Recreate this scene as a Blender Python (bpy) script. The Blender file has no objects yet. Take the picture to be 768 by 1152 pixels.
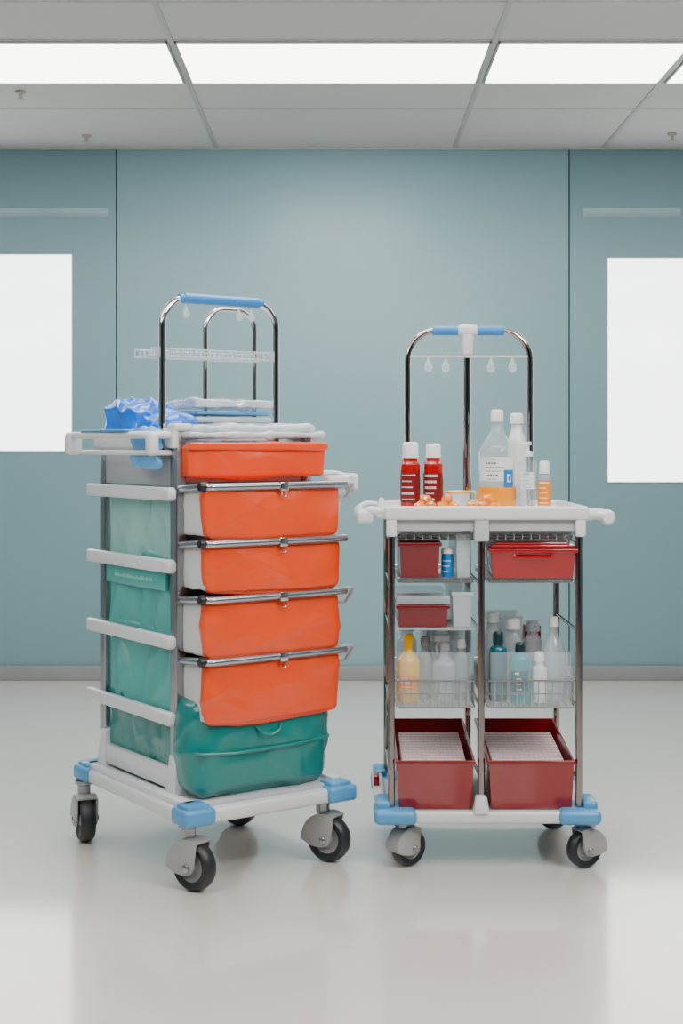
import bpy, bmesh, math, random
from math import sin, cos, pi, radians, sqrt
from mathutils import Vector, Matrix, noise
random.seed(7)
scene = bpy.context.scene

# ------------------------------------------------------------------ materials
def lin(c):
    return tuple(((v/255)/12.92 if v/255 <= .04045 else ((v/255+.055)/1.055)**2.4) for v in c)

def M(name, col, rough=.5, metal=0, alpha=1, bump=0, bscale=60, var=.06, vscale=9, coat=0, em=0, trans=0, sheen=0, rvar=.0, spec=.5, crot=.08, cior=1.5, bdet=5):
    m = bpy.data.materials.new(name); m.use_nodes = True
    nt = m.node_tree; b = nt.nodes['Principled BSDF']
    L = nt.links
    tc = nt.nodes.new('ShaderNodeTexCoord')
    nz = nt.nodes.new('ShaderNodeTexNoise'); nz.inputs['Scale'].default_value = vscale; nz.inputs['Detail'].default_value = 4
    L.new(tc.outputs['Object'], nz.inputs['Vector'])
    c = lin(col)
    mx = nt.nodes.new('ShaderNodeMix'); mx.data_type = 'RGBA'
    mx.inputs['A'].default_value = tuple(max(0, v*(1-var)) for v in c)+(1,)
    mx.inputs['B'].default_value = tuple(min(1, v*(1+var)) for v in c)+(1,)
    L.new(nz.outputs['Fac'], mx.inputs['Factor'])
    L.new(mx.outputs['Result'], b.inputs['Base Color'])
    b.inputs['Metallic'].default_value = metal
    b.inputs['Roughness'].default_value = rough
    b.inputs['Alpha'].default_value = alpha
    b.inputs['Coat Weight'].default_value = coat
    b.inputs['Coat Roughness'].default_value = crot
    b.inputs['Coat IOR'].default_value = cior
    b.inputs['Transmission Weight'].default_value = trans
    b.inputs['Sheen Weight'].default_value = sheen
    b.inputs['Specular IOR Level'].default_value = spec
    if em:
        L.new(mx.outputs['Result'], b.inputs['Emission Color'])
        b.inputs['Emission Strength'].default_value = em
    if rvar:
        mr = nt.nodes.new('ShaderNodeMapRange')
        mr.inputs['To Min'].default_value = max(0, rough-rvar); mr.inputs['To Max'].default_value = rough+rvar
        L.new(nz.outputs['Fac'], mr.inputs['Value']); L.new(mr.outputs['Result'], b.inputs['Roughness'])
    if bump:
        n2 = nt.nodes.new('ShaderNodeTexNoise'); n2.inputs['Scale'].default_value = bscale; n2.inputs['Detail'].default_value = bdet
        L.new(tc.outputs['Object'], n2.inputs['Vector'])
        bp = nt.nodes.new('ShaderNodeBump'); bp.inputs['Strength'].default_value = bump; bp.inputs['Distance'].default_value = .01
        L.new(n2.outputs['Fac'], bp.inputs['Height']); L.new(bp.outputs['Normal'], b.inputs['Normal'])
        if coat: L.new(bp.outputs['Normal'], b.inputs['Coat Normal'])
    return m

m_wall = M('wall_paint_teal', (132,165,172), .38, var=.03, vscale=1.2, rvar=.05, bump=.02, bscale=200)
m_wall2 = M('wall_panel_teal', (112,146,154), .42, var=.03, vscale=1.2)
m_wallg = M('wall_streak_strip_teal', (112,146,154), .13, var=.03, vscale=1.2, spec=.45)  # for strips added so ceiling lights reflect as streaks on the side panels
m_groove = M('groove_dark', (50,72,78), .8)
m_sidewall = M('side_wall_paint', (104,122,128), .6, var=.03, vscale=1)
m_frontwall = M('front_wall_paint', (78,84,88), .7, var=.03, vscale=1)
m_ceil = M('ceiling_tile', (190,190,189), .8, var=.03, vscale=2)
m_tbar = M('ceiling_tbar', (172,172,171), .5)
m_floor = M('floor_epoxy', (218,212,205), .3, var=.02, vscale=.8, coat=1, crot=.09, cior=1.75)
m_base = M('baseboard_grey', (134,136,135), .4)
m_light = M('light_diffuser', (255,253,248), .5, em=7.5, var=.0)
m_glow = M('frosted_glass_daylight', (250,253,255), .2, em=3.6, var=.03, vscale=2)
m_frame = M('window_edge_white', (225,230,232), .4)

m_white = M('white_plastic', (212,213,215), .28, var=.03, coat=.2)
m_white2 = M('grey_white_plastic', (180,182,186), .4, var=.04)
m_alu = M('brushed_aluminium', (165,167,171), .22, metal=.92, var=.06, vscale=30)
m_chrome = M('chrome', (215,211,207), .07, metal=1, var=.03)
m_dchrome = M('dark_chrome', (172,162,158), .08, metal=1, var=.05)
m_steel = M('steel_bar', (172,175,182), .2, metal=.95)
m_black = M('black_plastic', (22,22,24), .4)
m_tire = M('dark_grey_rubber', (36,37,40), .42, var=.1)
m_hub = M('light_grey_hub', (138,139,141), .4)
m_hood = M('caster_grey_plastic', (156,156,154), .32)
m_blue = M('light_blue_plastic', (76,146,194), .32, var=.05, coat=.1)
m_grip = M('blue_grip', (32,124,196), .35, var=.05)
m_orange = M('orange_coated_fabric', (232,68,0), .36, var=.12, vscale=4, bump=.22, bscale=5, bdet=2, coat=.55, crot=.22)
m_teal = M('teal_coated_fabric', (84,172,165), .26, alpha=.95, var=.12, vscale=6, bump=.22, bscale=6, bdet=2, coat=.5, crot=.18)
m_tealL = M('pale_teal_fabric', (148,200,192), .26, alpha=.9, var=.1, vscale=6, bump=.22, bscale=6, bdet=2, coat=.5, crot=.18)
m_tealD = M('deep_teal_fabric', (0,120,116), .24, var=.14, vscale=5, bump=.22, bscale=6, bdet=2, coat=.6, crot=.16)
m_panel = M('drawer_side_panel', (204,204,203), .33, var=.08, bump=.2, bscale=12)
m_clear = M('clear_acrylic', (222,234,238), .08, alpha=.13, var=.01, coat=.5)
m_clear2 = M('frosted_acrylic', (218,226,230), .12, alpha=.36, var=.02, coat=.4)
m_poly = M('clear_polythene', (226,231,235), .12, alpha=.64, var=.06, vscale=20, bump=.45, bscale=14, coat=.9)
m_polyblue = M('blue_polythene', (8,112,222), .28, var=.25, vscale=14, bump=.35, bscale=16, coat=.4)
m_polyblueL = M('pale_blue_polythene', (96,168,224), .25, alpha=.85, var=.2, vscale=20, bump=.3, bscale=18, coat=.4)
m_red = M('crimson_plastic', (156,0,14), .14, alpha=.97, var=.08, coat=.6)
m_redB = M('deep_crimson_plastic', (138,0,12), .14, alpha=.97, var=.08, coat=.6)
m_redD = M('dark_crimson_plastic', (112,0,12), .16, var=.1, alpha=.95, coat=.5)
m_wire = M('steel_wire', (190,192,194), .2, metal=.9)
m_paper = M('wrapped_pack_pale', (214,182,184), .18, var=.14, vscale=30, bump=.25, bscale=40, coat=.6)
m_yellow = M('yellow_liquid_bottle', (244,186,6), .16, alpha=.92, var=.08, coat=.5)
m_redb = M('red_bottle', (165,4,4), .18, var=.06, coat=.4)
m_tealb = M('teal_bottle', (0,148,164), .14, alpha=.94, var=.08, coat=.5)
m_tealb2 = M('dark_teal_bottle', (0,92,106), .16, var=.08, coat=.4)
m_dcap = M('dark_cap', (14,46,54), .35)
m_wcap = M('white_cap', (228,228,228), .3)
m_wbott = M('milky_bottle', (196,206,212), .1, alpha=.42, var=.03, coat=.8)
m_wsolid = M('white_bottle', (222,225,228), .2, var=.03, coat=.4)
m_cbott = M('clear_bottle', (206,222,229), .04, alpha=.22, var=.02, coat=1, crot=.03)
m_grey = M('grey_nozzle', (146,151,156), .4)
m_labW = M('label_white', (230,231,228), .5, alpha=.85)
m_labY = M('label_amber', (236,136,10), .4, var=.12, vscale=60)
m_labB = M('label_blue', (6,114,186), .4)
m_labR = M('label_dark_red', (112,2,4), .4)
m_prW = M('print_white', (240,235,230), .5)
m_prD = M('print_dark', (60,74,88), .5)
m_prT = M('print_pale', (140,198,192), .5)
m_grid = M('pale_grid_plastic', (232,214,214), .25, coat=.4)
m_amber = M('amber_fluid', (248,150,6), .1, coat=.6)
m_yloop = M('yellow_ring_plastic', (246,190,40), .2, alpha=.9, coat=.5)
m_orpet = M('orange_candy', (250,132,10), .1, alpha=.8, var=.15, coat=1)
m_brass = M('detector_white', (170,168,160), .5)

# ------------------------------------------------------------------ mesh builder
def fillet(pts, r, seg=6, closed=False):
    raw = [Vector(p) for p in pts]; pts = [raw[0]]
    for p in raw[1:]:
        if (p-pts[-1]).length > 1e-6: pts.append(p)
    if r <= 0: return pts
    out = []; n = len(pts)
    for i, p in enumerate(pts):
        if not closed and i in (0, n-1): out.append(p); continue
        a = pts[i-1]; c = pts[(i+1) % n]
        d1 = a-p; d2 = c-p
        ang = d1.angle(d2)
        if ang > pi-.02: out.append(p); continue
        t = min(r/math.tan(ang/2), d1.length*.49, d2.length*.49)
        rr = t*math.tan(ang/2)
        s = p+d1.normalized()*t; e = p+d2.normalized()*t
        cen = p+(d1.normalized()+d2.normalized()).normalized()*(rr/sin(ang/2))
        v0 = s-cen; v1 = e-cen
        w = v0.angle(v1)
        for k in range(seg+1):
            f = k/seg
            out.append(cen+(v0*sin((1-f)*w)+v1*sin(f*w))/sin(w))
    return out

class P:
    def __init__(s, mats):
        s.mats = mats if isinstance(mats, list) else [mats]
        s.v = []; s.f = []; s.mi = []; s.T = Matrix.Identity(4)
    def add(s, vs, fs, mi=0):
        o = len(s.v)
        s.v += [s.T @ Vector(v) for v in vs]
        for f in fs:
            s.f.append([o+i for i in f]); s.mi.append(mi)
        return s
    def rbox(s, x0, x1, y0, y1, z0, z1, r=.003, seg=2, mi=0, taper=None):
        bm = bmesh.new(); bmesh.ops.create_cube(bm, size=1)
        cx, cy = (x0+x1)/2, (y0+y1)/2
        for v in bm.verts:
            k = taper if (taper and v.co.z > 0) else 1
            v.co = Vector((cx+v.co.x*(x1-x0)*k, cy+v.co.y*(y1-y0)*k, z0 if v.co.z < 0 else z1))
        r = min(r, .49*min(x1-x0, y1-y0, z1-z0))
        if r > 0: bmesh.ops.bevel(bm, geom=bm.edges[:], offset=r, segments=seg, profile=.5, affect='EDGES')
        bm.verts.index_update()
        s.add([v.co.copy() for v in bm.verts], [[v.index for v in f.verts] for f in bm.faces], mi)
        bm.free(); return s
    def tube(s, pts, r, n=12, fil=0, closed=False, mi=0, seg=6, flat=1):
        pts = fillet(pts, fil, seg, closed)
        q = [pts[0]]
        for p in pts[1:]:
            if (p-q[-1]).length > 1e-6: q.append(p)
        if closed and (q[0]-q[-1]).length < 1e-6: q.pop()
        pts = q; N = len(pts)
        tang = []
        for i in range(N):
            if closed: t = pts[(i+1) % N]-pts[i-1]
            else: t = pts[min(i+1, N-1)]-pts[max(i-1, 0)]
            tang.append(t.normalized())
        up = Vector((0, 0, 1)) if abs(tang[0].z) < .9 else Vector((0, 1, 0))
        nrm = (up-tang[0]*up.dot(tang[0])).normalized()
        vs = []
        for i in range(N):
            nrm = (nrm-tang[i]*nrm.dot(tang[i])).normalized()
            bn = tang[i].cross(nrm)
            for k in range(n):
                a = 2*pi*k/n
                vs.append(pts[i]+nrm*cos(a)*r+bn*sin(a)*r*flat)
        fs = []
        for i in range(N if closed else N-1):
            j = (i+1) % N
            for k in range(n):
                l = (k+1) % n
                fs.append([i*n+k, i*n+l, j*n+l, j*n+k])
        if not closed:
            fs.append(list(range(n))[::-1]); fs.append([(N-1)*n+k for k in range(n)])
        return s.add(vs, fs, mi)
    def lathe(s, prof, c=(0, 0, 0), n=28, mi=0, mat=None, sy=1, closed=False):
        mat = mat or Matrix.Identity(4)
        vs = []; fs = []; N = len(prof); C = Vector(c)
        for (r, z) in prof:
            for k in range(n):
                a = 2*pi*k/n
                vs.append(C+(mat @ Vector((max(r, 1e-4)*cos(a), max(r, 1e-4)*sin(a)*sy, z))))
        for i in range(N if closed else N-1):
            j = (i+1) % N
            for k in range(n):
                l = (k+1) % n
                fs.append([i*n+k, i*n+l, j*n+l, j*n+k])
        if not closed:
            fs.append(list(range(n))[::-1]); fs.append([(N-1)*n+k for k in range(n)])
        return s.add(vs, fs, mi)
    def patch(s, c, r, a0, a1, z0, z1, n=6, mi=0, sy=1):
        vs = []; fs = []
        for k in range(n+1):
            a = radians(a0+(a1-a0)*k/n)
            x = c[0]+r*cos(a); y = c[1]+r*sin(a)*sy
            vs += [(x, y, z0), (x, y, z1)]
        for k in range(n): fs.append([2*k, 2*k+2, 2*k+3, 2*k+1])
        return s.add(vs, fs, mi)
    def soft(s, x0, x1, y0, y1, z0, z1, r=.02, cuts=18, amp=.004, fr=12, seed=0, bulge=.0, sag=.0, mi=0, aniso=(1, 1, 1), taperb=1, ridged=False, crease=0, cfr=7):
        bm = bmesh.new(); bmesh.ops.create_cube(bm, size=2)
        bmesh.ops.subdivide_edges(bm, edges=bm.edges[:], cuts=cuts, use_grid_fill=True)
        h = Vector(((x1-x0)/2, (y1-y0)/2, (z1-z0)/2)); c = Vector(((x0+x1)/2, (y0+y1)/2, (z0+z1)/2))
        r = min(r, min(h)*.98)
        out = []
        bm.verts.index_update()
        for v in bm.verts:
            a = v.co.copy()
            p = Vector((a.x*h.x, a.y*h.y, a.z*h.z))
            q = Vector(tuple(max(-(h[i]-r), min(h[i]-r, p[i])) for i in range(3)))
            d = p-q
            nn = d.normalized() if d.length > 1e-9 else Vector((0, 0, 1))
            pt = q+nn*r
            k = (1-a.x*a.x)*(1-a.z*a.z)
            ky = (1-a.y*a.y)*(1-a.z*a.z); kz = (1-a.x*a.x)*(1-a.y*a.y)
            if bulge:
                if abs(a.y) > .99: pt.y += bulge*k*(1 if a.y > 0 else -1)
                if abs(a.x) > .99: pt.x += bulge*ky*(1 if a.x > 0 else -1)
                if abs(a.z) > .99: pt.z += bulge*kz*(1 if a.z > 0 else -1)
            if sag and a.z < 0: pt.z -= sag*(1-a.x*a.x)*(-a.z)
            sd = Vector((seed*7.3, seed*3.1, seed*1.7))
            w = Vector((pt.x*aniso[0], pt.y*aniso[1], pt.z*aniso[2]))*fr+sd
            f = noise.fractal(w, 1.1, 2.1, 3)
            if ridged: f = .6-abs(f)*2
            pt += nn*f*amp
            if crease:
                w2 = Vector((pt.x*aniso[0]+pt.z*.7, pt.y*aniso[1], pt.z*aniso[2]-pt.x*.5))*cfr+sd*1.3
                g1 = max(0, 1-abs(noise.noise(w2))*4)**1.6; g2 = max(0, 1-abs(noise.noise(w2*1.6+Vector((9, 4, 2))))*4)**1.6
                pt += nn*crease*(g1+.5*g2)
            if taperb != 1:
                t = (a.z+1)/2; kk = taperb+(1-taperb)*t
                pt.x *= kk; pt.y *= kk
            out.append(pt+c)
        s.add(out, [[v.index for v in f.verts] for f in bm.faces], mi)
        bm.free(); return s
    def bin(s, x0, x1, y0, y1, z0, zf, zb, tp=.008, th=.003, lip=.006, mi=0, bev=.0014):
        def ring(ins, zz, t):
            a0, a1, b0, b1 = x0+ins+t, x1-ins-t, y0+ins+t, y1-ins-t
            if zz is None: return [(a0, b0, zf), (a1, b0, zf), (a1, b1, zb), (a0, b1, zb)]
            return [(a0, b0, zz), (a1, b0, zz), (a1, b1, zz), (a0, b1, zz)]
        def off(rg, dz): return [(p[0], p[1], p[2]+dz) for p in rg]
        rings = [ring(0, z0, tp+lip), off(ring(0, None, lip), -.010), off(ring(0, None, 0), -.010), ring(0, None, 0),
                 ring(th+lip, None, 0), ring(th, z0+th, tp+lip)]
        vs = [p for rg in rings for p in rg]; fs = [[3, 2, 1, 0]]
        for i in range(5):
            for k in range(4):
                l = (k+1) % 4
                fs.append([i*4+k, i*4+l, i*4+4+l, i*4+4+k])
        fs.append([20, 21, 22, 23])
        bm = bmesh.new(); V = [bm.verts.new(p) for p in vs]
        for f in fs: bm.faces.new([V[i] for i in f])
        bmesh.ops.bevel(bm, geom=bm.edges[:], offset=bev, segments=3, profile=.5, affect='EDGES')
        bm.verts.index_update()
        s.add([v.co.copy() for v in bm.verts], [[v.index for v in f.verts] for f in bm.faces], mi)
        bm.free(); return s
    def basket(s, x0, x1, y0, y1, z0, z1, sp=.02, r=.0014, rr=.0026, fil=.008, mi=0, floor=True):
        for z, q in ((z1, rr), (z0, r*1.2), ((z0+z1)/2, r)):
            s.tube([(x0, y0, z), (x1, y0, z), (x1, y1, z), (x0, y1, z)], q, 6, fil, True, mi, 3)
        nx = max(2, int((x1-x0)/sp)); ny = max(2, int((y1-y0)/sp))
        for i in range(1, nx):
            x = x0+(x1-x0)*i/nx
            pts = [(x, y0, z1), (x, y0, z0), (x, y1, z0), (x, y1, z1)]
            s.tube(pts, r, 5, .004, False, mi, 2)
        for i in range(1, ny):
            y = y0+(y1-y0)*i/ny
            s.tube([(x0, y, z1), (x0, y, z0), (x1, y, z0), (x1, y, z1)], r, 5, .004, False, mi, 2)
        return s
    def done(s, name, parent=None, place=None, label=None, category=None, group=None, kind=None, sharp=40):
        mn = Vector([min(v[i] for v in s.v) for i in range(3)]); mxx = Vector([max(v[i] for v in s.v) for i in range(3)])
        c = (mn+mxx)/2
        if parent is None: c.z = mn.z
        me = bpy.data.meshes.new(name)
        me.from_pydata([v-c for v in s.v], [], s.f)
        for m in s.mats: me.materials.append(m)
        me.polygons.foreach_set('material_index', s.mi)
        me.polygons.foreach_set('use_smooth', [True]*len(me.polygons))
        me.update()
        bm = bmesh.new(); bm.from_mesh(me); bmesh.ops.recalc_face_normals(bm, faces=bm.faces); bm.to_mesh(me); bm.free()
        me.set_sharp_from_angle(angle=radians(sharp))
        ob = bpy.data.objects.new(name, me)
        scene.collection.objects.link(ob)
        if parent is not None:
            ob.parent = parent
            ob.location = c-ORG[parent.name] if parent.name in ORG else c
            ORG[ob.name] = c
        else:
            if place is not None:
                ob.matrix_world = place @ Matrix.Translation(c)
            else: ob.location = c
            ORG[ob.name] = c
        if label: ob['label'] = label
        if category: ob['category'] = category
        if group: ob['group'] = group
        if kind: ob['kind'] = kind
        return ob
ORG = {}
def root(name, loc, rotz, label, category, org=(0, 0, 0), group=None):
    e = bpy.data.objects.new(name, None); e.empty_display_size = .1
    e.location = loc; e.rotation_euler = (0, 0, rotz)
    scene.collection.objects.link(e)
    e['label'] = label; e['category'] = category
    if group: e['group'] = group
    ORG[e.name] = Vector(org)
    return e

# ------------------------------------------------------------------ room
CZ = 2.55; WY = 6.82; XL, XR, YB = -3.3, 3.3, -3.2
P(m_floor).rbox(XL-.1, XR+.1, YB-.1, WY+.1, -.1, 0, 0).done('floor', kind='structure')
w = P([m_groove, m_wall2, m_wall, m_wallg])
w.rbox(XL-.1, XR+.1, WY+.004, WY+.12, 0, CZ, 0)
g = .003
w.rbox(XL, -1.078-g, WY-.008, WY+.005, .0, CZ, .002, mi=1)
w.rbox(-1.078+g, 1.09-g, WY-.008, WY+.005, .0, CZ, .002, mi=2)
w.rbox(1.09+g, XR, WY-.008, WY+.005, .0, CZ, .002, mi=1)
w.rbox(-2.4, -1.115, WY-.0085, WY-.006, 2.22, 2.262, .0, mi=3)  # added glossy strips, sized to the reflected light streak only
w.rbox(1.155, 1.625, WY-.0085, WY-.006, 2.22, 2.262, .0, mi=3)
w.done('wall_back', kind='structure')
P(m_sidewall).rbox(XL-.1, XL, YB, WY, 0, CZ, 0).done('wall_left', kind='structure')
P(m_sidewall).rbox(XR, XR+.1, YB, WY, 0, CZ, 0).done('wall_right', kind='structure')
P(m_frontwall).rbox(XL-.1, XR+.1, YB-.1, YB, 0, CZ, 0).done('wall_front', kind='structure')
P(m_base).rbox(XL, XR, WY-.022, WY-.008, 0, .072, .003).done('baseboard_back', kind='structure')
def window(name, x0, x1, z0, z1):
    e = bpy.data.objects.new(name, None); e.location = ((x0+x1)/2, WY-.01, z0); scene.collection.objects.link(e); e['kind'] = 'structure'
    ORG[name] = Vector(e.location)
    P(m_glow).rbox(x0+.004, x1-.004, WY-.014, WY-.0087, z0+.004, z1-.004, .001).done('pane', e)
    f = P(m_frame)
    f.rbox(x0, x0+.005, WY-.015, WY-.0086, z0, z1, .001); f.rbox(x1-.005, x1, WY-.015, WY-.0086, z0, z1, .001)
    f.rbox(x0, x1, WY-.015, WY-.0086, z0, z0+.005, .001); f.rbox(x0, x1, WY-.015, WY-.0086, z1-.005, z1, .001)
    f.done('frame', e)
window('window_1', -2.3, -1.287, 1.096, 2.042)
window('window_2', 1.27, 2.3, .947, 2.025)
XG = [XL, -2.9, -1.75, -.6, .54, 1.25, 2.4, XR]
c = P([m_ceil, m_tbar])
c.rbox(XL-.1, XR+.1, YB-.1, WY+.1, CZ, CZ+.1, 0)
ylines = [6.01, 5.57, 4.99, 4.56, 3.98, 3.4, 2.97, 2.39, 1.96, 1.38, .95, .37, -.06, -.64, -1.07, -1.65, -2.1, -2.6]
for x in XG[1:-1]: c.rbox(x-.010, x+.010, YB, WY-.008, CZ-.004, CZ+.001, .001, mi=1)
for yy in ylines: c.rbox(XL, XR, yy-.006, yy+.006, CZ-.003, CZ+.001, .001, mi=1)
c.rbox(XL, XR, WY-.02, WY-.008, CZ-.008, CZ+.001, .001, mi=1)
c.done('ceiling', kind='structure')
for (ya, yb, full) in ((4.99, 5.57, 1), (2.39, 2.97, 1), (-.06, .37, 0)):
    for x0, x1 in ((-2.9, -1.75), (-1.75, -.6), (-.6, .54), (.54, 1.25), (1.25, 2.4)):
        if not full and (x0 < -2 or x1 > 2): continue
        e = root('ceiling_light', ((x0+x1)/2, (ya+yb)/2, CZ-.012), 0, 'recessed rectangular white fluorescent panel glowing in the ceiling grid', 'light', ((x0+x1)/2, (ya+yb)/2, CZ-.012), 'recessed ceiling light panels')
        P(m_light).rbox(x0+.020, x1-.020, ya+.014, yb-.014, CZ-.008, CZ-.0005, .001).done('diffuser', e)
        f = P(m_tbar)
        f.rbox(x0+.012, x0+.020, ya+.008, yb-.008, CZ-.010, CZ-.0005, .001); f.rbox(x1-.020, x1-.012, ya+.008, yb-.008, CZ-.010, CZ-.0005, .001)
        f.rbox(x0+.012, x1-.012, ya+.008, ya+.014, CZ-.010, CZ-.0005, .001); f.rbox(x0+.012, x1-.012, yb-.014, yb-.008, CZ-.010, CZ-.0005, .001)
        f.done('light_frame', e)
for x, yy in ((-1.17, 6.53), (-1.29, 5.72), (1.51, 6.5)):
    s = P(m_brass)
    s.lathe([(.0, CZ-.001), (.022, CZ-.001), (.02, CZ-.008), (.008, CZ-.012), (.008, CZ-.03), (.0, CZ-.03)], (x, yy, 0), 20)
    s.lathe([(.0, CZ-.03), (.015, CZ-.031), (.015, CZ-.034), (.0, CZ-.034)], (x, yy, 0), 20)
    s.done('sprinkler_head', label='small metal fire sprinkler head on the ceiling', category='sprinkler', group='ceiling sprinkler heads')

# ------------------------------------------------------------------ casters
def caster(parent, x, y, ztop, R, ang, hoodmat=m_hood, hubm=m_hub, offk=.35):
    T = Matrix.Translation((x, y, 0)) @ Matrix.Rotation(ang, 4, 'Z')
    off = R*offk; wd = R*.34; ax = Vector((off, 0, R))
    A0, A1 = 65, 185
    s = P([hoodmat, m_alu]); s.T = T
    s.lathe([(0, ztop), (R*.42, ztop), (R*.42, ztop-.010), (R*.3, ztop-.014), (R*.3, 2*R+.004), (0, 2*R+.004)], (0, 0, 0), 20, mi=1)
    for sg in (-1, 1):
        out = []
        for k in range(13):
            a = radians(A0+k*(A1-A0)/12); out.append((ax.x+cos(a)*R*1.10, ax.z+sin(a)*R*1.10))
        out += [(ax.x-R*.72, ax.z-R*.28), (ax.x-R*.25, ax.z-R*.36), (ax.x+R*.18, ax.z-R*.26), (ax.x+R*.34, ax.z+R*.05), (ax.x+R*.40, ax.z+R*.5)]
        y0 = sg*(wd+.004); y1 = sg*(wd+.008)
        n = len(out)
        vs = [(p[0], y0, p[1]) for p in out]+[(p[0], y1, p[1]) for p in out]
        vs += [(ax.x+(p[0]-ax.x)*.9, sg*(wd+.011), ax.z+(p[1]-ax.z)*.9) for p in out]
        fs = [list(range(n)), [2*n+i for i in range(n)]]
        for k in range(n):
            l = (k+1) % n
            fs += [[k, l, n+l, n+k], [n+k, n+l, 2*n+l, 2*n+k]]
        s.add(vs, fs, 0)
        s.lathe([(0, sg*(wd+.004)), (R*.16, sg*(wd+.004)), (R*.16, sg*(wd+.015)), (R*.12, sg*(wd+.017)), (0, sg*(wd+.017))], ax, 16, mi=1, mat=Matrix.Rotation(-pi/2, 4, 'X'))
    vs = []; fs = []
    for k in range(13):
        a = radians(A0+k*(A1-A0)/12)
        for rr in (1.04, 1.12):
            for yy in (-(wd+.008), wd+.008):
                vs.append((ax.x+cos(a)*R*rr, yy, ax.z+sin(a)*R*rr))
    for k in range(12):
        b = 4*k
        fs += [[b, b+1, b+5, b+4], [b+2, b+6, b+7, b+3], [b, b+4, b+6, b+2], [b+1, b+3, b+7, b+5]]
    fs += [[0, 2, 3, 1], [48, 49, 51, 50]]
    s.add(vs, fs, 0)
    o = s.done('caster', parent)
    t = P([m_tire, hubm]); t.T = T
    pr = [(R*.62, -wd*.8), (R*.86, -wd), (R*.96, -wd*.7), (R, -wd*.25), (R, wd*.25), (R*.96, wd*.7), (R*.86, wd), (R*.62, wd*.8)]
    t.lathe(pr, ax, 36, mi=0, mat=Matrix.Rotation(pi/2, 4, 'X'), closed=True)
    t.lathe([(0, -wd*.9), (R*.25, -wd*.9), (R*.3, -wd*.5), (R*.5, -wd*.5), (R*.64, -wd*.8), (R*.64, wd*.8), (R*.5, wd*.5), (R*.3, wd*.5), (R*.25, wd*.9), (0, wd*.9)], ax, 30, mi=1, mat=Matrix.Rotation(pi/2, 4, 'X'))
    t.done('wheel', o)
    return o

def hook(x, y, z, parent, s=1):
    p = P(m_clear2)
    p.lathe([(.0, z+.004), (.003*s, z+.004), (.0035*s, z-.008*s), (.006*s, z-.014*s), (.0095*s, z-.022*s), (.0105*s, z-.030*s), (.0085*s, z-.037*s), (.004*s, z-.041*s), (0, z-.041*s)], (x, y, 0), 16, sy=.6)
    p.tube([(x+.0085*s*cos(radians(a)), y-.005*s, z-.029*s+.0085*s*sin(radians(a))) for a in range(0, 360, 24)], .0022*s, 8, 0, True)
    p.done('hook', parent, label='clear drop-shaped plastic hanger')

# ------------------------------------------------------------------ left cart
TH = radians(35)
P1 = Vector((-.428, 3.725, 0))
PL = Matrix.Translation(P1) @ Matrix.Rotation(TH, 4, 'Z')
org = Vector((.2, .13, 0))
cart = root('utility_cart', PL @ org, TH, 'tall white cart with orange fabric drawers, teal bags and chrome hoops', 'cart', org)
BV = .49; U0, U1 = -.060, .446
b = P([m_white, m_white2])
b.rbox(U0, U1, -.160, BV, .168, .206, .010, 3)
b.rbox(-.03, U1-.025, -.130, BV-.03, .20, .216, .006, 2, mi=1)
b.rbox(-.050, -.014, -.13, BV-.03, .2, .222, .006, 2)
b.rbox(.406, .436, -.12, BV-.03, .2, .228, .006, 2)
for (x, yy) in ((0, 0), (.40, 0), (0, .43), (.40, .43)):
    sx = .028
    b.rbox(x-sx, x+sx, yy-.03 if yy < .1 else yy-.04, yy+.03 if yy < .1 else yy+.01, .20, .32, .006, 2, taper=.62)
b.rbox(-.016, .004, .03, .40, .225, .28, .004)
b.done('base', cart)
for (x, yy) in ((U0, -.160), (U1, -.160), (U0, BV), (U1, BV)):
    sx = 1 if x < .1 else -1; sy = 1 if yy < .1 else -1
    xs = sorted((x-sx*.012, x+sx*.080)); ys = sorted((yy-sy*.012, yy+sy*.072))
    bp = P(m_blue); bp.rbox(xs[0], xs[1], ys[0], ys[1], .168, .212, .012, 4)
    bp.rbox(xs[0]+.010, xs[1]-.014, ys[0]+.010, ys[1]-.014, .2, .222, .007, 2)
    bp.done('corner_bumper', cart, label='light blue corner bumper')
R = .063
caster(cart, -.030, -.112, .170, R, radians(-70), offk=.3)
caster(cart, .392, -.098, .170, R, radians(-65), offk=.3)
caster(cart, -.054, .460, .170, R, radians(-105), offk=.3)
caster(cart, .378, .36, .170, R, radians(-65))
for (x, yy, hw) in ((0, 0, .0165), (.40, 0, .0135), (0, .43, .0125), (.40, .43, .0125)):
    p = P(m_alu); p.rbox(x-hw, x+hw, yy-hw, yy+hw, .24, 1.175, .006, 3)
    p.rbox(x-hw-.001, x+hw+.001, yy-.003, yy+.003, .24, 1.17, .001)
    p.done('post', cart, label='brushed aluminium corner post')
for z in (1.0, .811, .613, .413):
    for x in (-.024, .42):
        r_ = P(m_white); r_.rbox(x-.011, x+.011, -.012, .49, z-.0175, z+.0175, .006, 3)
        r_.rbox(x-.013, x+.013, -.016, .03, z-.013, z+.013, .005, 2)
        r_.done('side_rail', cart)
t = P([m_white, m_white2])
t.rbox(-.015, .42, .02, .45, 1.115, 1.132, .004)
t.rbox(-.025, -.008, -.02, .46, 1.12, 1.172, .006, 3); t.rbox(.408, .425, .0, .46, 1.12, 1.165, .006, 3)
t.rbox(-.02, .42, .445, .462, 1.12, 1.165, .006, 3)
t.rbox(-.024, .03, -.024, .02, 1.165, 1.185, .006, 3)
t.rbox(.0, .40, .0, .43, 1.03, 1.045, .004, mi=1)
t.rbox(-.006, .002, .02, .42, 1.02, 1.12, .002, mi=1)
t.done('top_tray', cart)
h = P([m_white, m_alu])
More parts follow.
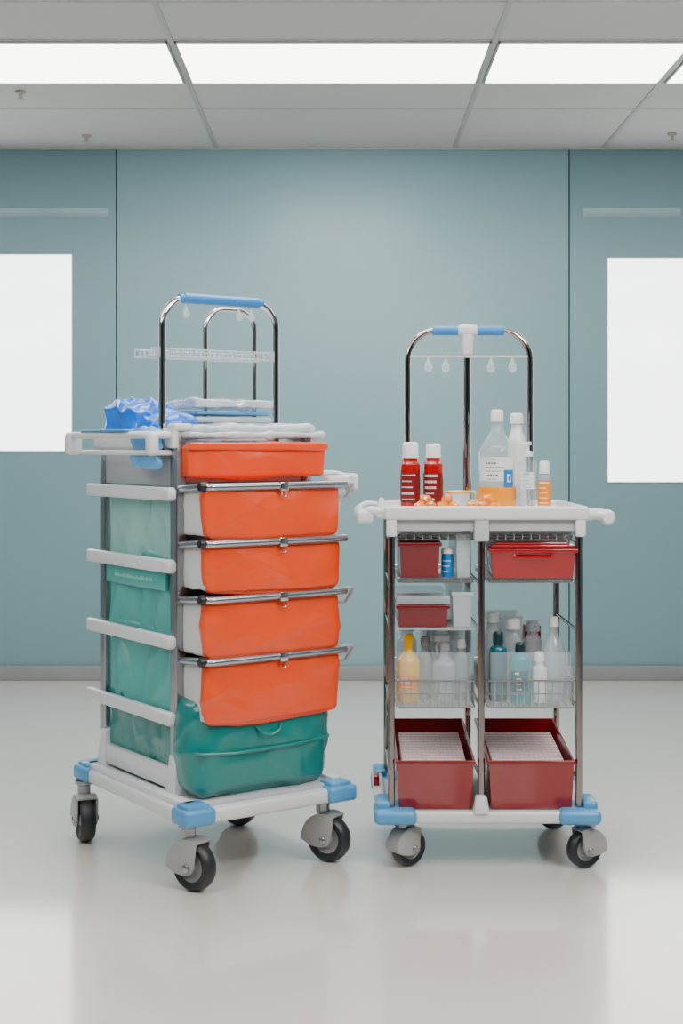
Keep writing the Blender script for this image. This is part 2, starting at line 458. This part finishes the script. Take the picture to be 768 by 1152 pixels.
h.tube([(-.01, .46, 1.155), (-.10, .46, 1.155), (-.085, -.0, 1.155), (-.01, .0, 1.155)], .010, 14, .035)
h.tube([(-.01, .45, 1.108), (-.075, .45, 1.108), (-.065, .01, 1.108), (-.01, .01, 1.108)], .007, 12, .03)
h.rbox(-.112, -.07, .43, .475, 1.10, 1.165, .012, 3)
h.rbox(-.09, -.06, -.015, .02, 1.10, 1.162, .012, 3)
h.done('push_handle', cart, label='white tubular push handle')
hg = P(m_blue); hg.rbox(-.105, -.085, .1, .38, 1.164, 1.170, .003, 2); hg.done('handle_pad', cart, label='light blue handle pad')

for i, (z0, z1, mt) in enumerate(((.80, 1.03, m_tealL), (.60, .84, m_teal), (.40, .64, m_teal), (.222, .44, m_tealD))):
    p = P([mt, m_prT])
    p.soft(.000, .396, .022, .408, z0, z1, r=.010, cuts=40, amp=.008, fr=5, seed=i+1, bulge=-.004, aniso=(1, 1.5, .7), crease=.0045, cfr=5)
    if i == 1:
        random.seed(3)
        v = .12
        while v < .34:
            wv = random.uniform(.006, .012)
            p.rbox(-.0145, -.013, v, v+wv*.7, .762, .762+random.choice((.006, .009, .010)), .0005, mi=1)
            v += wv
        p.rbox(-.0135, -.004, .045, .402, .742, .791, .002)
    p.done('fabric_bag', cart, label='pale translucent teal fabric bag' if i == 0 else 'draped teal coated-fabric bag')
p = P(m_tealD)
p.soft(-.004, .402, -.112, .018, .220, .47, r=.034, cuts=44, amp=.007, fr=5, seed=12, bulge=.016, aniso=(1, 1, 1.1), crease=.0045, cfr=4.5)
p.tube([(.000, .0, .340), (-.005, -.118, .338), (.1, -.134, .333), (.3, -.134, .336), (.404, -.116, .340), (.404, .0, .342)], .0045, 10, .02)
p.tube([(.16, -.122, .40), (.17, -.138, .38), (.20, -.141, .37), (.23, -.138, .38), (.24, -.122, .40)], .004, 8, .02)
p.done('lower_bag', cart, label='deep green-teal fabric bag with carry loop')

drs = ((1.021, .888), (.876, .749), (.733, .582), (.575, .415))
for i, (zt, zb) in enumerate(drs):
    body = P([m_orange, m_panel])
    body.soft(.008, .416, -.142, -.105, zb, zt-.004, r=.011, cuts=44, amp=.004, fr=4.5, seed=20+i*3, bulge=.008, sag=.006, aniso=(.8, 1, 1.4), crease=.0035, cfr=4.5, taperb=.985)
    body.rbox(.022, .404, -.11, -.012, zb+.03, zt-.016, .006, 2)
    d = body.done('drawer', cart, label='orange coated-fabric drawer hanging from a steel bar')
    sp = P(m_panel); sp.soft(.008, .020, -.128, -.014, zb+.008, zt-.010, r=.004, cuts=12, amp=.003, fr=10, seed=i, crease=.002, cfr=9); sp.done('side_panel', d, label='pale grey drawer side panel')
    br = P([m_steel, m_white])
    br.tube([(.0, .0, zt-.010), (.0, -.115, zt), (.012, -.151, zt), (.43, -.151, zt+.001)], .0100, 16, .012)
    br.tube([(.43, -.151, zt), (.43, -.02, zt-.008)], .008, 10)
    br.rbox(.0, .43, -.150, -.130, zt-.008, zt+.008, .002)
    br.done('drawer_bar', d, label='grey steel drawer bar')
    kn = P(m_black); kn.lathe([(0, -.014), (.0105, -.014), (.013, -.008), (.013, .008), (.0105, .014), (0, .014)], (.002, -.134, zt+.001), 16, mat=Matrix.Rotation(pi/2, 4, 'Y')); kn.done('bar_cap', d, label='black bar end cap')
    la = P(m_chrome)
    la.rbox(.214, .239, -.165, -.150, zt-.013, zt+.011, .003, 2)
    la.tube([(.220, -.158, zt-.008), (.220, -.163, zt-.028), (.233, -.163, zt-.028), (.233, -.158, zt-.008)], .002, 8, .005)
    la.done('latch', d, label='small chrome latch')
    if i != 1:
        cl = P([m_clear2, m_white2])
        cl.rbox(.435, .470, -.10, -.065, zt-.034, zt-.002, .008, 3)
        cl.tube([(.43, -.12, zt+.004), (.482, -.115, zt+.004), (.482, -.075, zt-.040), (.43, -.06, zt-.040)], .0045, 10, .012, mi=1)
        cl.done('clip', d, label='looped plastic bracket')
body = P(m_orange)
body.soft(.006, .43, -.052, .01, 1.044, 1.130, r=.010, cuts=40, amp=.004, fr=5, seed=51, bulge=.004, aniso=(1, 1, .9), crease=.003, cfr=5)
body.soft(.002, .434, -.064, -.03, 1.114, 1.136, r=.007, cuts=28, amp=.002, fr=6, seed=55, crease=.001)
body.done('top_drawer', cart, label='shallow orange fabric drawer under clear plastic')
br = P([m_white, m_white2])
br.rbox(.42, .50, -.09, -.05, 1.015, 1.045, .009, 3); br.rbox(.485, .508, -.110, -.05, 1.0, 1.05, .011, 3)
br.tube([(.42, -.02, 1.05), (.48, -.03, 1.05), (.49, -.08, 1.04)], .008, 10, .02)
br.done('end_handle', cart, label='white plastic end handle')
pk = P(m_clear2); pk.bin(.425, .465, -.09, .05, .90, 1.01, 1.01, .003, .003, .003); pk.done('side_pocket', cart, label='translucent side pocket')
hp = P(m_chrome)
hp.tube([(-.02, .05, 1.1), (-.02, .05, 1.52), (.335, .05, 1.52), (.335, .05, 1.1)], .0095, 18, .075, seg=12)
hp.done('hoop_handle', cart, label='polished chrome hoop')
gr = P(m_grip); gr.tube([(.045, .05, 1.52), (.275, .05, 1.52)], .0135, 20); gr.tube([(.03, .05, 1.519), (.290, .05, 1.519)], .0118, 16); gr.done('hoop_grip', cart, label='bright blue grip')
hp = P(m_chrome)
hp.tube([(.235, .27, 1.1), (.235, .27, 1.52), (.40, .27, 1.52), (.40, .27, 1.1)], .0075, 14, .06, seg=10)
hp.done('rear_hoop', cart, label='thin chrome rear hoop')
for u in (.05, .215, .255): hook(u, .05, 1.508, cart, 1.0)
cs = P(m_clear2)
z0 = 1.362
for vv in (.065, .16):
    cs.rbox(-.045, .333, vv-.002, vv+.002, z0, z0+.006, .001); cs.rbox(-.045, .333, vv-.002, vv+.002, z0+.02, z0+.025, .001)
n = 26
for k in range(n+1):
    u = -.045+.378*k/n
    cs.rbox(u-.0015, u+.0015, .063, .162, z0+.0, z0+.003, .0005)
    for vv in (.065, .16): cs.rbox(u-.002, u+.002, vv-.002, vv+.002, z0+.004, z0+.024, .0005)
for u in (-.02, .333): cs.rbox(u-.012, u+.012, .045, .07, z0-.004, z0+.027, .004)
cs.done('comb_shelf', cart, label='clear plastic comb-edged shelf')

def bag_at(name, mats, label, cat, specs, group=None):
    p = P(mats)
    for s_ in specs: p.soft(*s_[0], **s_[1])
    return p.done(name, place=PL, label=label, category=cat, sharp=80)
bag_at('folded_cloth', [m_polyblue, m_polyblueL], 'loose bright blue plastic cloth heaped at the cart end', 'cloth', [
    ((-.016, .128, .22, .425, 1.140, 1.250), dict(r=.045, cuts=50, amp=.012, fr=6, seed=3, crease=.013, cfr=8, aniso=(1.4, 1, .5))),
    ((-.004, .124, .11, .26, 1.140, 1.212), dict(r=.030, cuts=44, amp=.010, fr=7, seed=8, crease=.010, cfr=9, aniso=(1.4, 1, .6))),
])
bag_at('folded_cloth', [m_polyblueL, m_polyblue], 'pale blue plastic wrap drooping over the push handle', 'cloth', [
    ((-.060, -.034, .02, .15, 1.065, 1.168), dict(r=.012, cuts=30, amp=.008, fr=9, seed=18, crease=.007, cfr=11)),
])
zt = 1.138
for k, (mt, th, a, am, cr_) in enumerate(((m_poly, .030, .0, .002, .002), (m_polyblue, .018, .002, .001, .001), (m_poly, .020, .0, .001, .001), (m_polyblueL, .014, .004, .001, .001), (m_poly, .030, -.006, .006, .006))):
    bag_at('folded_pack', [mt], 'flat folded pack in clear plastic' if mt is m_poly else 'flat folded blue plastic pack', 'pack', [
        ((.152+a, .396-a, .17+a, .41, zt+am, zt+th-.002), dict(r=.006, cuts=34, amp=am, fr=7, seed=40+k, crease=cr_, cfr=8))])
    zt += th+.002
bag_at('plastic_sheet', [m_poly], 'crumpled clear plastic sheeting spread over the orange drawer', 'plastic sheet', [
    ((.004, .428, -.058, .10, 1.146, 1.164), dict(r=.008, cuts=50, amp=.005, fr=6, seed=31, crease=.005, cfr=7)),
    ((.02, .405, -.045, .095, 1.162, 1.182), dict(r=.009, cuts=50, amp=.007, fr=7, seed=33, crease=.007, cfr=8)),
])

# ------------------------------------------------------------------ right cart
ro = Vector((.39, 4.0, 0))
rc = root('utility_cart', ro, 0, 'white trolley with dark chrome posts, red bins and wire baskets', 'cart', ro)
FX = (.133, .373, .634); YF, YR = 3.80, 4.20
b = P([m_white, m_white2])
b.rbox(.10, .675, 3.765, 3.80, .124, .156, .008, 3); b.rbox(.10, .675, 4.2, 4.235, .124, .156, .008, 3)
b.rbox(.10, .15, 3.78, 4.22, .124, .158, .01, 3); b.rbox(.625, .675, 3.78, 4.22, .124, .158, .01, 3)
b.rbox(.12, .65, 3.78, 4.22, .14, .1555, .004, 2, mi=1)
b.rbox(.349, .392, 3.758, 3.80, .15, .198, .007, 2, taper=.7)
b.rbox(.088, .12, 3.9, 4.22, .15, .172, .008, 3)
b.done('base', rc)
for (x, yy) in ((.10, 3.765), (.675, 3.765), (.10, 4.235), (.675, 4.235)):
    sx = 1 if x < .3 else -1; sy = 1 if yy < 4 else -1
    xs = sorted((x-sx*.014, x+sx*.10)); ys = sorted((yy-sy*.014, yy+sy*.12))
    bp = P(m_blue); bp.rbox(xs[0], xs[1], ys[0], ys[1], .122, .162, .016, 4)
    xs2 = sorted((x-sx*.008, x+sx*.030))
    bp.rbox(xs2[0], xs2[1], ys[0]+.03, ys[1]-.004, .150, .180, .010, 3)
    bp.done('corner_bumper', rc, label='light blue corner bumper')
rt = P(m_red); rt.rbox(.090, .106, 3.99, 4.05, .170, .200, .006, 3); rt.done('pedal', rc, label='small red plastic catch')
R = .051
caster(rc, .165, 3.81, .128, R, radians(35), m_hood)
caster(rc, .665, 3.81, .128, R, radians(205), m_hood)
caster(rc, .165, 4.19, .128, R, radians(20), m_hood)
caster(rc, .64, 4.19, .128, R, radians(200), m_hood)
for yy in (YF, YR):
    for x in FX:
        p = P(m_dchrome)
        p.tube([(x, yy, .15), (x, yy, .935)], .0095, 18)
        p.done('post', rc, label='dark chrome tubular post')
t = P([m_white, m_white2])
t.rbox(.118, .652, 3.775, 4.225, .930, .952, .008, 3)
for a in ((.114, .655, 3.765, 3.785), (.114, .655, 4.215, 4.235), (.114, .134, 3.77, 4.23), (.636, .655, 3.77, 4.23)):
    t.rbox(*a, .929, .966, .007, 3)
t.rbox(.14, .36, 3.782, 3.80, .900, .93, .004, 2, mi=1); t.rbox(.386, .622, 3.782, 3.80, .900, .93, .004, 2, mi=1)
t.rbox(.352, .392, 3.770, 3.81, .872, .945, .006, 2, mi=1)
t.rbox(.119, .147, 3.768, 3.81, .885, .932, .006, 2); t.rbox(.620, .648, 3.768, 3.81, .885, .932, .006, 2)
t.done('top_tray', rc)
hd = P(m_white)
hd.tube([(.125, 3.80, .945), (.075, 3.80, .955), (.048, 3.82, .94), (.048, 4.15, .94), (.075, 4.18, .955), (.125, 4.18, .945)], .012, 14, .03, flat=1.0)
hd.rbox(.09, .125, 3.785, 3.85, .93, .988, .01, 3, taper=.45); hd.rbox(.04, .085, 3.79, 3.84, .918, .955, .01, 3)
hd.done('end_handle', rc, label='white moulded end handle')
hd = P(m_white)
hd.tube([(.645, 3.80, .94), (.68, 3.80, .945), (.715, 3.80, .937)], .0155, 16, .03)
hd.tube([(.70, 3.80, .937), (.70, 4.15, .937), (.65, 4.18, .94)], .012, 14, .03)
hd.lathe([(0, -.02), (.015, -.018), (.021, -.008), (.021, .008), (.015, .018), (0, .02)], (.71, 3.80, .935), 20, mat=Matrix.Rotation(pi/2, 4, 'X'))
hd.done('end_handle', rc, label='white rounded end handle')
hp = P(m_dchrome)
hp.tube([(.190, 4.1, .95), (.190, 4.1, 1.458), (.543, 4.1, 1.458), (.543, 4.1, .95)], .009, 18, .085, seg=12)
hp.done('hoop_handle', rc, label='dark chrome hoop')
for a0, a1 in ((.262, .335), (.392, .468)):
    gr = P(m_grip); gr.tube([(a0, 4.1, 1.458), (a1, 4.1, 1.458)], .0135, 20); gr.done('hoop_grip', rc, label='bright blue grip')
cp = P([m_dchrome, m_white])
cp.tube([(.363, 4.112, .95), (.363, 4.112, 1.45)], .0115, 18)
cp.rbox(.335, .392, 4.083, 4.122, 1.443, 1.474, .008, 3, mi=1); cp.rbox(.349, .377, 4.088, 4.126, 1.385, 1.45, .008, 3, mi=1, taper=1.2)
cp.done('centre_pole', rc, label='chrome centre pole with white clamp')
hb = P(m_white)
hb.tube([(.198, 4.095, 1.383), (.535, 4.095, 1.383)], .003, 10)
hb = hb.done('hook_rail', rc, label='thin white rail')
for x in (.250, .300, .430, .492): hook(x, 4.095, 1.384, hb, 1.15)
bays = ((.15, .352), (.393, .618))
for k, (x0, x1) in enumerate(bays):
    P(m_wire).basket(x0, x1, 3.795, 4.2, .875, .893, .022).done('wire_shelf', rc)
    P(m_wire).basket(x0, x1, 3.795, 4.2, .762, .772, .03).done('wire_shelf', rc)
    P(m_wire).basket(x0-.003, x1+.003, 3.79, 4.2, .43, .50, .018).done('wire_basket', rc)
    fb = P(m_clear); fb.bin(x0+.003, x1-.003, 3.794, 4.196, .4306, .575, .575, .001, .0015, .001, bev=.0005); fb.done('basket_liner', rc, label='clear acrylic basket liner')
sh = P(m_clear2); sh.rbox(.146, .356, 3.795, 4.19, .634, .640, .001); sh.done('clear_shelf', rc, label='clear acrylic shelf')
for x in FX:
    for z in (.868, .755, .63, .425, .235):
        q = P(m_dchrome); q.tube([(x, YF, z), (x, YR, z)], .005, 8); q.done('runner', rc)
ms = P(m_clear); ms.rbox(.372, .374, 3.815, 4.185, .43, .62, .0005); ms.done('divider', rc, label='clear divider panel')

def redbin(x0, x1, y0, y1, z0, zf, zb, label, m=m_red, group='red plastic bins', tp=.008, lip=.006, bev=.0018):
    e = root('storage_bin', ((x0+x1)/2, (y0+y1)/2, z0), 0, label, 'bin', ((x0+x1)/2, (y0+y1)/2, z0), group)
    p = P(m); p.bin(x0, x1, y0, y1, z0, zf, zb, tp, lip=lip, bev=bev); p.done('bin_body', e)
    return e
for k, (x0, x1) in enumerate(((.144, .357), (.389, .624))):
    e = redbin(x0, x1, 3.785, 4.18, .157, .288, .326, 'deep glossy crimson open tub holding a pale gridded pack', m_redB, tp=.006, lip=.004)
    pp = P([m_paper, m_grid])
    X0, X1, Y0, Y1 = x0+.018, x1-.018, 3.82, 4.11
    pp.rbox(X0, X1, Y0, Y1, .162, .266, .006)
    nx, ny = 14, 12
    for j in range(nx+1):
        xx = X0+.004+(X1-X0-.008)*j/nx; pp.rbox(xx-.0009, xx+.0009, Y0+.002, Y1-.002, .265, .2685, .0004, mi=1)
    for j in range(ny+1):
        yy = Y0+.004+(Y1-Y0-.008)*j/ny; pp.rbox(X0+.002, X1-.002, yy-.0011, yy+.0011, .265, .2692, .0004, mi=1)
    pp.v = [Vector((v.x, v.y, v.z+(v.y-Y0)*.10*(1 if v.z > .2 else 0))) for v in pp.v]
    pp.done('gridded_pack', label='pale gridded plastic pack inside the red tub', category='pack', group='gridded packs in the tubs')
e = redbin(.150, .268, 3.79, 4.1, .774, .868, .872, 'dark red plastic bin on the upper wire shelf', m_redD, tp=.003)
e = redbin(.392, .628, 3.775, 4.1, .7735, .852, .868, 'wide bright red bin with lid on the upper shelf', tp=.006)
ld = P(m_red); ld.rbox(.397, .623, 3.79, 4.09, .853, .862, .003); ld.rbox(.41, .61, 3.8, 4.08, .86, .868, .003); ld.done('bin_lid', e)
ld = P(m_red); ld.tube([(.46, 3.784, .845), (.46, 3.775, .83), (.56, 3.775, .83), (.56, 3.784, .845)], .003, 8, .006); ld.done('bin_handle', e)
e = redbin(.146, .290, 3.80, 4.1, .6405, .700, .702, 'dark red box with pale lid on the clear shelf', m_redD, tp=.001)
ld = P(m_clear2); ld.rbox(.146, .290, 3.797, 4.1, .703, .724, .004); ld.done('bin_lid', e, label='frosted lid')
def clearbox(x0, x1, y0, y1, z0, z1, label, m=m_clear2):
    p = P(m); p.bin(x0, x1, y0, y1, z0, z1, z1, .003, .002, .003)
    return p.done('clear_box', label=label, category='box', group='clear plastic boxes')
clearbox(.304, .350, 3.80, 4.1, .774, .89, 'clear plastic box on the upper wire shelf')
clearbox(.294, .352, 3.80, 4.1, .6405, .735, 'clear plastic box on the clear shelf')
clearbox(.225, .346, 3.98, 4.17, .4335, .615, 'tall clear plastic container in the wire basket')
clearbox(.41, .515, 4.02, 4.17, .4335, .645, 'tall clear plastic container in the wire basket')
db = P(m_redD); db.rbox(.522, .570, 4.06, 4.15, .4335, .615, .006, 3); db.done('carton', label='dark red box standing in the wire basket', category='box')

def bottle(x, y, z, h, r, body, cap, label, kind='round', sh=.62, neck=.35, caph=.16, capr=None, lab=None, pr=None, labz=(.15, .55), group=None, bars=5, sy=1, span=150, square=False):
    e = root('bottle', (x, y, z), 0, label, 'bottle', (x, y, z), group)
    hs = h*sh; hc = h*(1-caph); rn = r*neck
    prof = [(0, 0), (r*.9, 0), (r, .005), (r, hs)]
    for k in range(1, 9):
        t = k/8
        if square: prof.append((rn+(r-rn)*sqrt(max(0, 1-t*t)), hs+(hc-.004-hs)*t*.8))
        else: prof.append((rn+(r-rn)*(1+cos(pi*t))/2, hs+(hc-.012-hs)*t))
    prof += [(rn, hc+.002), (0, hc+.002)]
    p = P(body); p.lathe([(a, z+b_) for a, b_ in prof], (x, y, 0), 32, sy=sy); p.done('bottle_body', e)
    cr = capr or rn*1.25
    c_ = P(cap)
    if kind == 'round':
        c_.lathe([(0, z+hc), (cr, z+hc), (cr, z+h-.008), (cr*.93, z+h-.003), (cr*.75, z+h), (0, z+h)], (x, y, 0), 24)
        c_.lathe([(cr*.9, z+hc-.003), (cr*1.06, z+hc-.003), (cr*1.06, z+hc+.003), (cr*.9, z+hc+.003)], (x, y, 0), 24, closed=True)
    elif kind == 'spray':
        c_.lathe([(0, z+hc), (cr, z+hc), (cr, z+hc+.015), (cr*.6, z+hc+.02), (cr*.6, z+h-.018), (0, z+h-.018)], (x, y, 0), 20)
        c_.rbox(x-.030, x+.016, y-.009, y+.009, z+h-.022, z+h, .006, 3)
        c_.rbox(x-.038, x-.028, y-.006, y+.006, z+h-.018, z+h-.006, .003, 2)
        c_.tube([(x-.016, y, z+h-.02), (x-.022, y, z+h-.038), (x-.018, y, z+h-.055)], .004, 8, .01)
    elif kind == 'pump':
        c_.lathe([(0, z+hc), (cr, z+hc), (cr, z+hc+.014), (.004, z+hc+.016), (.004, z+h-.01), (.010, z+h-.009), (.010, z+h), (0, z+h)], (x, y, 0), 20)
        c_.tube([(x, y, z+h-.005), (x-.022, y, z+h-.006), (x-.024, y, z+h-.014)], .0035, 8, .005)
    c_.done('cap', e)
    if lab:
        l = P([lab, pr or m_prD])
        a0, a1 = -90-span/2-10, -90+span/2-10
        l.patch((x, y), r+.0006, a0, a1, z+h*labz[0], z+h*labz[1], 16, sy=sy)
        H = h*(labz[1]-labz[0])
        for k in range(bars):
            zz = z+h*labz[0]+H*(k+.5)/bars
            a = a0+25+random.uniform(0, 10)
            lim = a1-35-random.uniform(0, 30)
            hh = H/bars*random.choice((.10, .10, .20))
            while a < lim:
                wd = random.uniform(3, 7)
                l.patch((x, y), r+.0011, a, a+wd, zz-hh, zz+hh, 2, mi=1, sy=sy); a += wd+3
        l.done('label', e)
    return e
TZ = .9525
bottle(.190, 3.93, TZ, .184, .0275, m_redb, m_wcap, 'red bottle with white dome cap standing on the tray', sh=.66, caph=.22, neck=.76, capr=.0215, lab=m_labR, pr=m_prW, labz=(.1, .55), group='red bottles on the tray')
bottle(.254, 3.94, TZ, .180, .0275, m_redb, m_wcap, 'red bottle with rounded white cap standing on the tray', sh=.68, caph=.20, neck=.74, capr=.0205, lab=m_labR, pr=m_prW, labz=(.1, .55), group='red bottles on the tray')
big = bottle(.432, 3.95, TZ, .274, .052, m_cbott, m_wcap, 'large clear bottle with white cap, pale label and amber liquid', sh=.56, caph=.11, neck=.3, capr=.0175, lab=m_labW, pr=m_prD, labz=(.28, .52), span=120, bars=6)
fl = P(m_amber); fl.lathe([(0, TZ+.002), (.047, TZ+.002), (.0523, TZ+.006), (.0523, TZ+.060), (0, TZ+.060)], (.432, 3.95, 0), 32); fl.done('liquid', big, label='amber liquid')
st = P([m_labB, m_prW]); st.patch((.432, 3.95), .0538, -76, -42, TZ+.060, TZ+.108, 8)
st.patch((.432, 3.95), .0543, -66, -62, TZ+.074, TZ+.096, 3, mi=1); st.patch((.432, 3.95), .0543, -66, -52, TZ+.074, TZ+.078, 4, mi=1); st.patch((.432, 3.95), .0543, -66, -52, TZ+.092, TZ+.096, 4, mi=1); st.patch((.432, 3.95), .0543, -56, -52, TZ+.074, TZ+.096, 3, mi=1)
st.done('sticker', big, label='blue square sticker with white mark')
bottle(.498, 4.04, TZ, .266, .0265, m_wsolid, m_wcap, 'tall plain white bottle with white cap', sh=.68, neck=.55, caph=.10)
bottle(.512, 3.91, TZ, .185, .0235, m_cbott, m_wcap, 'slim clear pump bottle with pale cap', kind='pump', sh=.72, neck=.45, caph=.22, lab=m_labW, pr=m_labB, labz=(.3, .55), span=110)
bottle(.556, 3.90, TZ, .132, .0185, m_cbott, m_wcap, 'small clear bottle with orange label', sh=.7, neck=.6, caph=.24, capr=.014, lab=m_labY, pr=m_prW, labz=(.08, .6))
bz = .4335
bottle(.182, 3.86, bz, .182, .0310, m_yellow, m_yellow, 'yellow plastic bottle in the wire basket', sh=.58, neck=.35, caph=.14, capr=.013, lab=m_labY, pr=m_prW, labz=(.2, .4), span=110, bars=3)
bottle(.279, 3.86, bz, .182, .034, m_wbott, m_grey, 'clear spray bottle with grey trigger in the wire basket', kind='spray', sh=.55, neck=.38, caph=.24)
bottle(.327, 3.88, bz, .165, .018, m_wbott, m_wcap, 'slim milky bottle with white cap in the wire basket', sh=.7, neck=.5, caph=.12)
bottle(.230, 3.90, bz, .172, .021, m_wbott, m_grey, 'slender milky bottle behind the yellow bottle', sh=.66, neck=.5, caph=.14)
bottle(.182, 3.97, bz, .205, .028, m_wbott, m_grey, 'tall milky bottle with grey cap in the wire basket', sh=.72, neck=.6, caph=.12)
bottle(.250, 3.948, bz, .215, .024, m_wbott, m_grey, 'tall clear bottle with grey cap in the wire basket', sh=.72, neck=.6, caph=.12)
bottle(.310, 3.94, bz, .212, .026, m_wbott, m_wcap, 'broad clear bottle with white cap in the wire basket', sh=.72, neck=.6, caph=.12)
bottle(.426, 3.87, bz, .188, .0245, m_tealb2, m_dcap, 'dark teal bottle with black cap in the wire basket', sh=.70, neck=.5, caph=.16, capr=.014, group='teal bottles in the wire basket', square=True)
bottle(.482, 3.84, bz, .162, .0295, m_tealb, m_dcap, 'bright teal square-shouldered bottle with dark cap', sh=.70, neck=.42, caph=.13, capr=.013, lab=m_tealb2, pr=m_prW, labz=(.2, .55), group='teal bottles in the wire basket', square=True, span=100, bars=4)
bottle(.535, 3.85, bz, .135, .0215, m_wsolid, m_wcap, 'small white bottle with white cap in the wire basket', sh=.66, neck=.5, caph=.16)
bottle(.580, 3.89, bz, .225, .032, m_wbott, m_wcap, 'large milky white bottle with sloping shoulders', sh=.55, neck=.35, caph=.1, capr=.013)
bottle(.475, 3.94, bz, .215, .026, m_wbott, m_wcap, 'tall milky bottle behind the teal bottles', sh=.72, neck=.6, caph=.12)
bottle(.532, 3.96, bz, .205, .026, m_wbott, m_grey, 'tall clear bottle with grey cap behind', sh=.74, neck=.6, caph=.12)
bottle(.421, 3.95, bz, .23, .022, m_wbott, m_wcap, 'slim tall clear bottle with white cap', sh=.74, neck=.6, caph=.1)
bottle(.286, 3.84, .7735, .078, .0165, m_labB, m_wcap, 'small blue-labelled jar on the upper wire shelf', sh=.74, neck=.9, caph=.16, capr=.0165, lab=m_labB, pr=m_prW, labz=(.1, .65), bars=3)
bw = P([m_clear2, m_yloop]); bw.lathe([(0, TZ), (.018, TZ), (.031, TZ+.014), (.035, TZ+.046), (.033, TZ+.046), (.029, TZ+.015), (.017, TZ+.003), (0, TZ+.003)], (.322, 3.95, 0), 28)
bw.tube([(.350, 3.95, TZ+.014), (.374, 3.95, TZ+.020), (.373, 3.95, TZ+.046), (.352, 3.95, TZ+.046)], .0034, 8, .009, mi=1)
bw.tube([(.322+.034*cos(radians(a)), 3.95+.034*sin(radians(a)), TZ+.046) for a in range(0, 360, 20)], .003, 8, 0, True, mi=1)
bw.done('glass_cup', label='small clear cup with a yellow rim and loop', category='cup')
random.seed(11)
pos = [(.212, 3.852, 0), (.2425, 3.852, 0), (.273, 3.852, 0), (.3035, 3.852, 0), (.354, 3.852, 0), (.3845, 3.852, 0), (.415, 3.852, 0), (.228, 3.866, .018), (.288, 3.866, .018), (.400, 3.866, .018)]
for i, (x, y, dz) in enumerate(pos):
    r_ = random.uniform(.0125, .0152)
    q = P(m_orpet if i % 3 else m_amber)
    bm = bmesh.new(); bmesh.ops.create_icosphere(bm, subdivisions=3, radius=1)
    vs = []
    for v in bm.verts:
        k = 1+.4*noise.noise(v.co*2.2+Vector((i*5, 0, 0)))
        vs.append((x+v.co.x*r_*k*1.1, y+v.co.y*r_*k*.8, max(TZ+.0004, TZ+dz+r_*.75+v.co.z*r_*.85*k)))
    bm.verts.index_update(); q.add(vs, [[v.index for v in f.verts] for f in bm.faces]); bm.free()
    q.done('amber_piece', label='small glassy amber piece lying on the tray', category='glass piece', group='amber pieces on the tray')

# ------------------------------------------------------------------ lights, world & camera
def area(name, loc, target, sx, sy, e, col=(1, 1, 1)):
    l = bpy.data.lights.new(name, 'AREA'); l.shape = 'RECTANGLE'; l.size = sx; l.size_y = sy; l.energy = e; l.color = col
    o = bpy.data.objects.new(name, l); o.location = loc
    o.rotation_euler = (Vector(target)-Vector(loc)).to_track_quat('-Z', 'Y').to_euler()
    scene.collection.objects.link(o)
area('added_key_light', (1.5, 1.9, 2.48), (0, 4, .6), .8, .5, 64, (1, .985, .96))  # added area light without a fixture, gives the fabric and chrome highlights
area('added_fill_light', (-1.9, 1.2, 2.4), (-.3, 4, .7), .8, .5, 24, (.96, .98, 1))  # added fill from the left, not a fixture of the room
area('added_top_light', (.0, 4.1, 2.5), (0, 4.1, 0), 1.0, .5, 24)  # extra area light added above the carts, no ceiling panel there
area('added_wall_wash_light', (0, 6.0, 2.52), (0, 6.35, 0), .9, .2, 9)  # added light with no fixture, brightens the middle of the back wall
wd = bpy.data.worlds.new('world'); scene.world = wd; wd.use_nodes = True
wd.node_tree.nodes['Background'].inputs[0].default_value = (.8, .85, .9, 1); wd.node_tree.nodes['Background'].inputs[1].default_value = .3
cam = bpy.data.cameras.new('camera'); co = bpy.data.objects.new('camera', cam)
cam.sensor_fit = 'VERTICAL'; cam.sensor_height = 36; cam.sensor_width = 24; cam.lens = 50
cam.shift_y = -76/1152
co.location = (0, 0, 1.13); co.rotation_euler = (pi/2, 0, 0)
scene.collection.objects.link(co); scene.camera = co
cam.clip_start = .05
